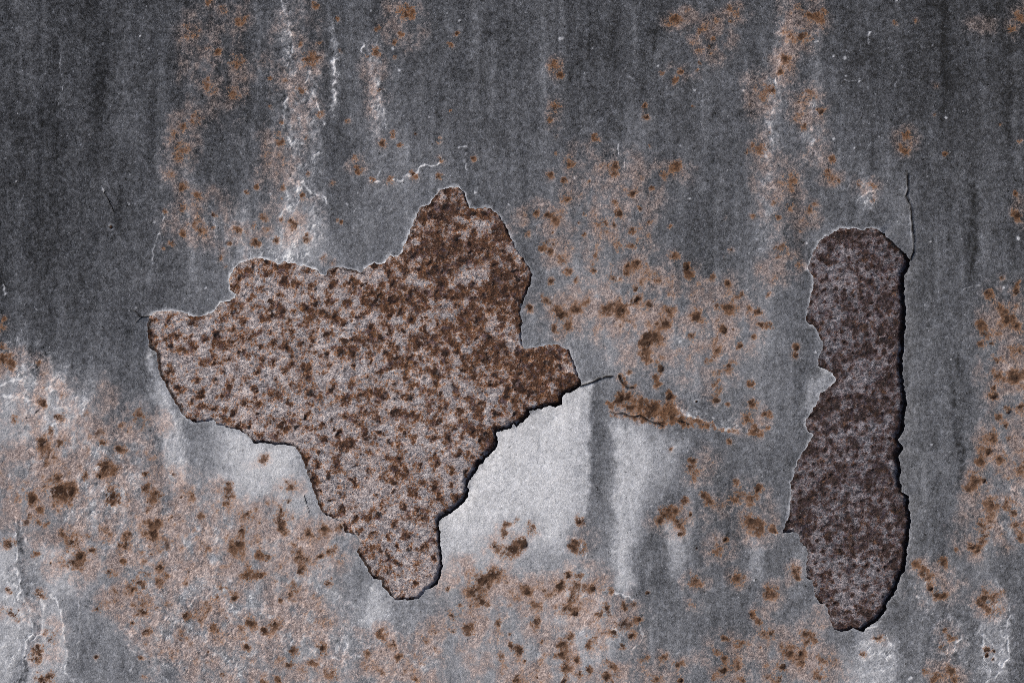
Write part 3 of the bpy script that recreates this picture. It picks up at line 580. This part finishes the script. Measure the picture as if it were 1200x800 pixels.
def paint_material():
    s = Nodes('weathered_grey_paint')
    tn, st, ru, co, hu, cr = [s.attr(a) for a in ('tone', 'stain', 'rust', 'core', 'hue', 'crack')]
    g1 = s.noise(4.5, 4.0, .82); g2 = s.noise(9, 5.0, .72); g3 = s.noise(30, 6.0, .66); g4 = s.noise(1.9, 2.0, .7, (1.2, .9, 1)); g5 = s.noise(3.4, 1.5, .5); g6 = s.noise(16, 5, .75, (1, .6, 1))
    c1, c2, c3, c4 = [s.math('SUBTRACT', g, .5) for g in (g1, g2, g3, g4)]
    # grey chalk grain: the value is built in display space, then linearised
    amp = s.madd(tn, -.25, .88)
    gr = s.madd(c1, .7, s.madd(c4, .45, s.madd(c2, .42, s.math('MULTIPLY', c3, .2))))
    v = s.madd(gr, amp, s.math('SUBTRACT', tn, .012))
    v = s.madd(s.step(g4, .66, .82), .2, v)
    v = s.madd(s.step(g5, .33, .2), -.22, v)
    v = s.math('MAXIMUM', v, .06)
    lv = s.math('POWER', v, 2.25)
    cv = s.n('ShaderNodeCombineXYZ')
    s.put(cv.inputs[0], s.math('MULTIPLY', lv, s.madd(tn, .08, .905))); s.put(cv.inputs[1], s.math('MULTIPLY', lv, .995)); s.put(cv.inputs[2], s.math('MULTIPLY', lv, s.madd(tn, -.2, 1.21)))
    col = cv.outputs[0]
    # rusty film: clumped, pinkish brown, thin enough for the grey to show
    m = s.madd(st, 1.25, s.madd(c2, 1.8, s.madd(c3, 2.2, s.madd(c1, 1.8, s.math('MULTIPLY', c4, 1.0)))))
    m = s.math('MULTIPLY', s.step(m, -.02, 1.1), s.step(st, .02, .35))
    tint = s.mix(1.0, col, lin(255, 226, 213), 'MULTIPLY')
    film = s.ramp(s.madd(c1, 2.4, s.madd(c4, 1.6, s.madd(c2, .9, .5))), [(.1, lin(74, 58, 52)), (.5, lin(146, 129, 123)), (.9, lin(214, 201, 194))])
    tint = s.mix(s.madd(tn, .55, .1, True), tint, film)
    col = s.mix(s.math('MULTIPLY', m, .95), col, tint)
    # opaque rust: tan where thin, brown where thick
    rm = s.madd(ru, .95, s.madd(c2, 3.2, s.madd(c1, 2.6, s.madd(c4, 1.2, s.math('MULTIPLY', c3, .8)))))
    brown = s.ramp(rm, [(.12, lin(176, 150, 130)), (.45, lin(146, 111, 80)), (.78, lin(112, 79, 51)), (1., lin(78, 53, 33))])
    orange = s.ramp(rm, [(.12, lin(192, 158, 120)), (.45, lin(164, 117, 68)), (.78, lin(130, 85, 38)), (1., lin(92, 57, 22))])
    purple = s.ramp(rm, [(.2, lin(146, 132, 128)), (.55, lin(110, 95, 91)), (.85, lin(84, 70, 67)), (1., lin(56, 46, 44))])
    rc = s.mix(s.math('MAXIMUM', hu, 0., clamp=True), brown, orange)
    rc = s.mix(s.math('MULTIPLY', hu, -1., clamp=True), rc, purple)
    rc = s.mix(1.0, rc, s.ramp(s.madd(c4, 1.4, s.madd(c1, 1.2, .5)), [(.0, (.3, .28, .26, 1)), (.5, (1, 1, 1, 1)), (1., (2., 1.95, 1.9, 1))]), 'MULTIPLY')
    col = s.mix(s.math('MULTIPLY', s.math('MULTIPLY', s.step(rm, .1, 1.1), s.step(ru, .05, .45)), .9), col, rc)
    cm = s.step(s.madd(co, 1.1, s.madd(c2, 2.2, s.madd(c4, .9, s.math('MULTIPLY', c1, 2.0)))), .25, 1.05)
    cm = s.math('MULTIPLY', cm, s.step(co, .02, .2))
    col = s.mix(s.math('MULTIPLY', cm, .95), col, s.mix(g1, lin(26, 16, 10), lin(70, 44, 24)))
    sp = s.math('MULTIPLY', s.step(s.noise(5.5, 3, .6), .56, .66), s.math('MULTIPLY', s.step(rm, .35, .85), s.step(ru, .1, .4)))
    col = s.mix(s.math('MULTIPLY', sp, .75), col, lin(46, 28, 17))
    col = s.mix(s.math('MULTIPLY', cr, .95), col, lin(22, 18, 17))
    h = s.madd(g1, .5, s.madd(g2, s.madd(st, 1.0, .3), s.math('MULTIPLY', g4, .3)))
    return s.finish(col, .7, h, .0006, .3)

def steel_material():
    s = Nodes('rusted_bare_steel')
    ru, co, dk = [s.attr(a) for a in ('rust', 'core', 'dark')]
    g1 = s.noise(4.5, 4.0, .8); g2 = s.noise(9.0, 5, .74); g3 = s.noise(34, 5, .65); g4 = s.noise(8, 4, .7, dist=.4); g5 = s.noise(10, 4, .7); g6 = s.noise(4.5, 2, .6); g7 = s.noise(6, 4, .75, (.7, 1.3, 1), .8); c8 = s.math('SUBTRACT', s.noise(2.3, 1.0, .6), .5)
    c1, c2, c3, c7 = [s.math('SUBTRACT', g, .5) for g in (g1, g2, g3, g7)]
    r1 = s.madd(c1, 1.6, s.madd(c7, 1.5, s.madd(c8, .5, s.madd(c3, .6, .5))))
    grey = s.ramp(r1, [(.05, lin(74, 69, 72)), (.42, lin(156, 149, 152)), (.85, lin(228, 223, 224))])
    grey_d = s.ramp(r1, [(.05, lin(28, 27, 31)), (.42, lin(86, 84, 92)), (.85, lin(166, 166, 176))])
    grey = s.mix(dk, grey, grey_d)
    grey = s.mix(s.math('MULTIPLY', s.step(g3, .42, .62), .5), grey, s.mix(1.0, grey, lin(250, 234, 226), 'MULTIPLY'))
    m = s.madd(ru, .82, s.madd(c2, 3.6, s.madd(c1, 2.8, s.madd(c8, .6, .06))))
    brown = s.ramp(m, [(.12, lin(184, 160, 142)), (.42, lin(160, 117, 82)), (.72, lin(126, 86, 56)), (1., lin(82, 53, 35))])
    brown_d = s.ramp(m, [(.12, lin(122, 114, 121)), (.42, lin(98, 82, 84)), (.72, lin(71, 55, 56)), (1., lin(41, 30, 31))])
    brown = s.mix(dk, brown, brown_d)
    brown = s.mix(s.math('MULTIPLY', s.step(g5, .54, .68), s.madd(dk, -.25, .45)), brown, lin(150, 108, 70))
    brown = s.mix(s.math('MULTIPLY', s.step(g4, .52, .64), .55), brown, s.mix(dk, lin(92, 82, 94), lin(70, 64, 76)))
    brown = s.mix(1.0, brown, s.ramp(s.madd(c1, 2.0, s.madd(c7, 1.0, s.madd(c8, 1.2, .5))), [(.0, (.22, .21, .2, 1)), (.5, (1, 1, 1, 1)), (1., (2.3, 2.3, 2.3, 1))]), 'MULTIPLY')
    col = s.mix(s.step(m, .1, .9), grey, brown)
    sp = s.math('MULTIPLY', s.step(s.noise(7, 3, .62), .55, .64), s.madd(s.step(m, .3, .8), .85, .1))
    col = s.mix(s.math('MULTIPLY', sp, .6), col, s.mix(dk, lin(50, 32, 24), lin(30, 23, 26)))
    col = s.mix(s.math('MULTIPLY', s.step(s.noise(3.2, 1.5, .6), .68, .8), .5), col, lin(206, 200, 200))
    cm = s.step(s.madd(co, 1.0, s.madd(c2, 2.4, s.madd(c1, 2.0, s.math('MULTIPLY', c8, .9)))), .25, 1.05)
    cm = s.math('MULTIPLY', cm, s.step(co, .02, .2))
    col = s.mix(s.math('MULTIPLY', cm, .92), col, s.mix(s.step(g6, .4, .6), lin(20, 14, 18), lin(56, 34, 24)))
    h = s.madd(g1, .7, s.madd(g2, 1.0, s.math('MULTIPLY', g7, .7)))
    return s.finish(col, .76, h, .0017, .35)

def edge_material():
    s = Nodes('paint_cross_section')
    g1 = s.noise(2.0, 2, .6)
    col = s.ramp(g1, [(.3, lin(120, 112, 104)), (.6, lin(196, 190, 182))])
    return s.finish(col, .8, g1, .0002, .2)

def back_material():
    s = Nodes('dull_steel')
    g1 = s.noise(6, 3, .6)
    return s.finish(s.ramp(g1, [(.3, lin(48, 40, 38)), (.7, lin(92, 78, 70))]), .8, g1, .0003, .3)

M_PAINT, M_STEEL, M_EDGE, M_BACK = paint_material(), steel_material(), edge_material(), back_material()

# ------------------------------------------------------------------ mesh building
def link(name, mesh, parent=None):
    o = bpy.data.objects.new(name, mesh)
    scn.collection.objects.link(o)
    if parent: o.parent = parent
    return o

def to_xyz(x, y, h):
    """photo pixel and relief in mm -> metres on the sheet"""
    return np.stack([(x - W / 2) * PX, (H / 2 - y) * PX, h * .001], -1)

def grid_normals(P):
    du = np.empty_like(P); dv = np.empty_like(P)
    du[:, 1:-1] = P[:, 2:] - P[:, :-2]; du[:, 0] = P[:, 1] - P[:, 0]; du[:, -1] = P[:, -1] - P[:, -2]
    dv[1:-1] = P[2:] - P[:-2]; dv[0] = P[1] - P[0]; dv[-1] = P[-1] - P[-2]
    n = np.cross(dv, du)
    n /= np.linalg.norm(n, axis=-1, keepdims=True) + 1e-12
    n[n[..., 2] < 0] *= -1
    return n

def build(name, P, N, quads, attrs, mat, parent):
    """quads index into the flat vertex arrays; only the used vertices are kept"""
    used, inv = np.unique(quads, return_inverse=True)
    q = inv.reshape(-1, 4).astype(np.int32)
    me = bpy.data.meshes.new(name)
    me.vertices.add(len(used)); me.vertices.foreach_set('co', P[used].astype(np.float32).ravel())
    me.loops.add(q.size); me.loops.foreach_set('vertex_index', q.ravel())
    me.polygons.add(len(q)); me.polygons.foreach_set('loop_start', np.arange(0, q.size, 4, dtype=np.int32))
    me.update(calc_edges=True)
    me.polygons.foreach_set('use_smooth', np.ones(len(q), bool))
    for k, a in attrs.items():
        at = me.attributes.new(k, 'FLOAT', 'POINT'); at.data.foreach_set('value', a[used].astype(np.float32))
    if N is not None:
        me.normals_split_custom_set_from_vertices(N[used].astype(np.float32))
    me.materials.append(mat)
    return link(name, me, parent)

def grid_quads(ny, nx):
    i = np.arange(ny * nx, dtype=np.int32).reshape(ny, nx)
    return np.stack([i[1:, :-1], i[1:, 1:], i[:-1, 1:], i[:-1, :-1]], -1)

sheet = bpy.data.objects.new('metal_sheet', None)
scn.collection.objects.link(sheet)
sheet['label'] = 'weathered grey painted metal sheet with rust stains and two flaked bare patches'
sheet['category'] = 'metal sheet'

# backing plate under everything
me = bpy.data.meshes.new('backing_plate')
x0, x1, y0, y1 = (ax[0] - 600) * PX, (ax[-1] - 600) * PX, (400 - ay[-1]) * PX, (400 - ay[0]) * PX
zt, zb = -.0036, -.008
me.from_pydata([(x, y, z) for z in (zb, zt) for x, y in ((x0, y0), (x1, y0), (x1, y1), (x0, y1))], [],
               [(3, 2, 1, 0), (4, 5, 6, 7), (0, 1, 5, 4), (1, 2, 6, 5), (2, 3, 7, 6), (3, 0, 4, 7)])
me.materials.append(M_BACK)
link('backing_plate', me, sheet)

# paint coat
P = to_xyz(X, Y, HEIGHT)
N = grid_normals(P).reshape(-1, 3)
# keep normals at the torn edge from looking into the hole
P = P.reshape(-1, 3)
Q = grid_quads(NY, NX)
attrs = {k: v.ravel() for k, v in dict(tone=tone, stain=np.clip(STAIN, 0, 1.2), rust=RUST, core=CORE, hue=HUE, crack=CRACK).items()}
fid = np.stack([SPOT_ID[1:, :-1], SPOT_ID[1:, 1:], SPOT_ID[:-1, 1:], SPOT_ID[:-1, :-1]], -1)
same = (fid == fid[..., :1]).all(-1)
face_id = np.where(same, fid[..., 0], -1)
face_id[~KEEP] = -2
# the 300 widest rust spots are pieces of their own
flat = face_id.ravel()
cnt = np.bincount(flat[flat >= 0], minlength=len(SPOTS))
inview = np.array([0 < s[0] < W and 0 < s[1] < H for s in SPOTS])
big = [i for i in np.argsort(-cnt * inview)[:300] if cnt[i] >= 16]
isbig = np.zeros(len(SPOTS) + 2, bool); isbig[big] = True
sel = np.where((flat >= 0) & isbig[np.maximum(flat, 0)], flat, np.where(flat == -2, -2, -1))
Qf = Q.reshape(-1, 4)
coat_quads = Qf[sel == -1]
coat = build('paint_coat', P, N, coat_quads, attrs, M_PAINT, sheet)
coat['label'] = 'chalky grey paint streaked with pale runs and brown rust'
order = np.argsort(sel, kind='stable'); so = sel[order]
for i in big:
    a, b = np.searchsorted(so, [i, i + 1])
    build('rust_spot', P, N, Qf[order[a:b]], attrs, M_PAINT, coat)

# torn paint edge: thin wall round the holes
def edge_quads():
    K = KEEP
    idx = np.arange(NY * NX).reshape(NY, NX)
    out = []
    a = K[:, :-1] != K[:, 1:]; j, i = np.where(a); out.append(np.stack([idx[j, i + 1], idx[j + 1, i + 1]], -1))
    a = K[:-1] != K[1:]; j, i = np.where(a); out.append(np.stack([idx[j + 1, i], idx[j + 1, i + 1]], -1))
    return np.concatenate(out)
E = edge_quads()
ring = np.unique(E)
lookup = np.full(NX * NY, -1); lookup[ring] = np.arange(len(ring))
gy, gx = np.gradient(np.where(SD < 900, SD, 40.0))
gl = np.hypot(gx, gy) + 1e-6
ox = (gx / gl).ravel()[ring] * 1.0; oy = (gy / gl).ravel()[ring] * 1.0
top = P[ring]
lift_r = LIFT.ravel()[ring]
low = top.copy(); low[:, 0] += ox * PX * .8; low[:, 1] -= oy * PX * .8
low[:, 2] = np.where(lift_r > .45, top[:, 2] - .0005, -.0016)
EP = np.concatenate([top, low]); nr = len(ring)
eq = np.stack([lookup[E[:, 0]], lookup[E[:, 1]], lookup[E[:, 1]] + nr, lookup[E[:, 0]] + nr], -1)
for k, nm in ((0, 'torn_edge'), (1, 'torn_edge')):
    ex = X.ravel()[E[:, 0]]
    build(nm, EP, None, eq[(ex < 800) if k == 0 else (ex >= 800)], {}, M_EDGE, coat)

# ------------------------------------------------------------------ bare rusty steel seen through the holes
def bare_patch(k, label):
    base, fine = PATCH[k]
    st = 1.25
    bx = np.arange(base[:, 0].min() - 14, base[:, 0].max() + 14, st); by = np.arange(base[:, 1].min() - 14, base[:, 1].max() + 14, st)
    x, y = np.meshgrid(bx, by); x = x.astype(np.float32); y = y.astype(np.float32)
    sd, nearp = patch_field(x, y, k)
    n1 = fbm(x / 26, y / 26, 101 + k, 3); n2 = fbm(x / 8, y / 8, 103 + k, 2); n3 = noise(x / 2.7, y / 2.7, 105 + k); n4 = fbm(x / 8, y / 8, 107 + k, 2)
    if k == 0:
        # rust closes up towards the upper right, opens to grey at the lower left
        dens = .30 + .62 * sst(-.1, 1.0, (x - 330) / 260 * .75 + (430 - y) / 200 * .65) + .25 * n1
        dens += .3 * np.exp(-(((x - 650) / 40) ** 2 + ((y - 440) / 50) ** 2)) - .25 * sst(520, 640, y)
        for gx_, gy_, gr, ga in [(552,262,16,.5),(487,322,12,.7),(562,320,14,.5),(520,370,18,.4),(435,325,10,.7),(390,327,9,.7),(300,410,26,.4),(225,400,30,.3),(655,425,14,.4),(480,470,20,.3)]:
            dens -= ga * np.exp(-((x - gx_) ** 2 + (y - gy_) ** 2) / gr ** 2)
        rust = .8 * sst(.6, 1.2, dens + .35 * n2)
        dark = np.clip(.08 + .35 * sst(.7, 1.1, dens) * sst(420, 260, y), 0, 1)
        gap, rlo, rhi = 13.2, 5.6, 10.2
    else:
        dens = .72 + .34 * n1
        for gx_, gy_, gr, ga in [(985,310,20,.35),(978,350,24,.45),(1010,440,20,.35),(965,412,14,.4),(1000,530,24,.3),(1000,690,40,.35),(960,655,20,.35),(1030,690,20,.3),(940,565,16,.3)]:
            dens -= ga * np.exp(-((x - gx_) ** 2 + (y - gy_) ** 2) / gr ** 2)
        rust = .72 * sst(.25, 1.0, dens + .35 * n2)
        dark = np.full_like(x, .92) - .1 * sst(560, 700, y)
        gap, rlo, rhi = 9.5, 3.2, 6.4
    r = np.random.default_rng(40 + k)
    core = np.zeros_like(x); h = .12 * n1 + .16 * n2 + .1 * n3
    blob = np.zeros_like(x)
    ids = np.full(x.shape, -1, np.int32); F = np.full(x.shape, -9., np.float32)
    pts = []
    tries = np.stack([r.uniform(bx[0], bx[-1], 16000), r.uniform(by[0], by[-1], 16000)], 1)
    occ = {}
    for tx, ty in tries:
        cell = (int(tx // gap), int(ty // gap))
        gp = gap * (1.0 - .4 * float(np.clip(dens[int(np.clip((ty - by[0]) / st, 0, len(by) - 1)), int(np.clip((tx - bx[0]) / st, 0, len(bx) - 1))] - .35, 0, 1)))
        if any((tx - u) ** 2 + (ty - v) ** 2 < gp * gp for a in (-1, 0, 1) for b in (-1, 0, 1) for u, v in occ.get((cell[0] + a, cell[1] + b), ())): continue
        occ.setdefault(cell, []).append((tx, ty)); pts.append((tx, ty))
    sx = lambda v: int(np.clip((v - bx[0]) / st, 0, len(bx) - 1)); sy = lambda v: int(np.clip((v - by[0]) / st, 0, len(by) - 1))
    for i, (px, py) in enumerate(pts):
        if sd[sy(py), sx(px)] > 2: continue
        if r.random() < .06: continue
        R = (rlo + (rhi - rlo) * r.random() ** 1.4) * (.95 + .2 * dens[sy(py), sx(px)])
        w = (slice(sy(py - 3.6 * R), sy(py + 3.6 * R) + 1), slice(sx(px - 3.6 * R), sx(px + 3.6 * R) + 1))
        o1, o2 = r.uniform(0, 60, 2)
        dx = x[w] + .5 * R * n2[w] - px; dy = y[w] + .5 * R * n4[w] - py
        an = r.uniform(0, 3.14); el = r.uniform(.6, 1.0)
        d2 = ((dx * math.cos(an) + dy * math.sin(an)) ** 2 + ((dy * math.cos(an) - dx * math.sin(an)) / el) ** 2) / R ** 2
        bl = np.exp(-1.0 * d2)
        blob[w] += r.uniform(.75, 1.45) * bl
        f = 1 - np.sqrt(d2)
        c = np.exp(-((dx - r.uniform(-.35, .35) * R) ** 2 + (dy - r.uniform(-.35, .35) * R) ** 2) / (R * .42) ** 2)
        c = r.uniform(.55, 1.6) * c
        core[w] = np.maximum(core[w], c)
        h[w] += .2 * bl - .55 * c
        g = (f > F[w]) & (f > .0)
        ids[w] = np.where(g, i, ids[w]); F[w] = np.maximum(F[w], f)
    nb = fbm(x / 12, y / 12, 109 + k, 5, .68)
    rust = np.clip((np.minimum(blob, 1.2) * (1 + .3 * nb) * (1 - .25 * rust) + .85 * rust + .3 * nb - .1) / 1.05, 0, 1.1)
    core = np.clip(core * (1 + .5 * n2) + .3 * n3 * np.clip(core * 3, 0, 1), 0, 1.4)
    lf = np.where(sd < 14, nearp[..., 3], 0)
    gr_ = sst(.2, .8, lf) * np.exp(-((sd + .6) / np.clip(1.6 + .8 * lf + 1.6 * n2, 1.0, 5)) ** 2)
    core = np.maximum(core, 1.25 * gr_)  # shadow of the gap under lifted paint edges, darkened into the steel colour
    h = -1.35 + h * 1.15 - .8 * gr_
    p = to_xyz(x, y, h); n = grid_normals(p).reshape(-1, 3); p = p.reshape(-1, 3)
    q = grid_quads(*x.shape)
    keep = (sd[:-1, :-1] < 12)
    fi = np.stack([ids[1:, :-1], ids[1:, 1:], ids[:-1, 1:], ids[:-1, :-1]], -1)
    fl = np.where((fi == fi[..., :1]).all(-1), fi[..., 0], -1)
    ins = sd[:-1, :-1] < -1
    fl = np.where(ins, fl, -1); fl[~keep] = -2
    fl = fl.ravel(); qf = q.reshape(-1, 4)
    cn = np.bincount(fl[fl >= 0], minlength=len(pts))
    top_ = [i for i in np.argsort(-cn)[:300] if cn[i] >= (18 if k == 0 else 22)]
    ok = np.zeros(len(pts) + 2, bool); ok[top_] = True
    s_ = np.where((fl >= 0) & ok[np.maximum(fl, 0)], fl, np.where(fl == -2, -2, -1))
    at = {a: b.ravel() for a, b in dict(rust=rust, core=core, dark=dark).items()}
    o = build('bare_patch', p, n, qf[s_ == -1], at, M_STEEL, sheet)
    o['label'] = label
    od = np.argsort(s_, kind='stable'); ss = s_[od]
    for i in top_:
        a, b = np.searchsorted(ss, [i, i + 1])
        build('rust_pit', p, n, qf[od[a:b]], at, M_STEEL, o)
    return o

bare_patch(0, 'large star shaped patch of bare steel freckled with brown rust')
bare_patch(1, 'tall narrow patch of bare steel, dark purplish brown with rust')
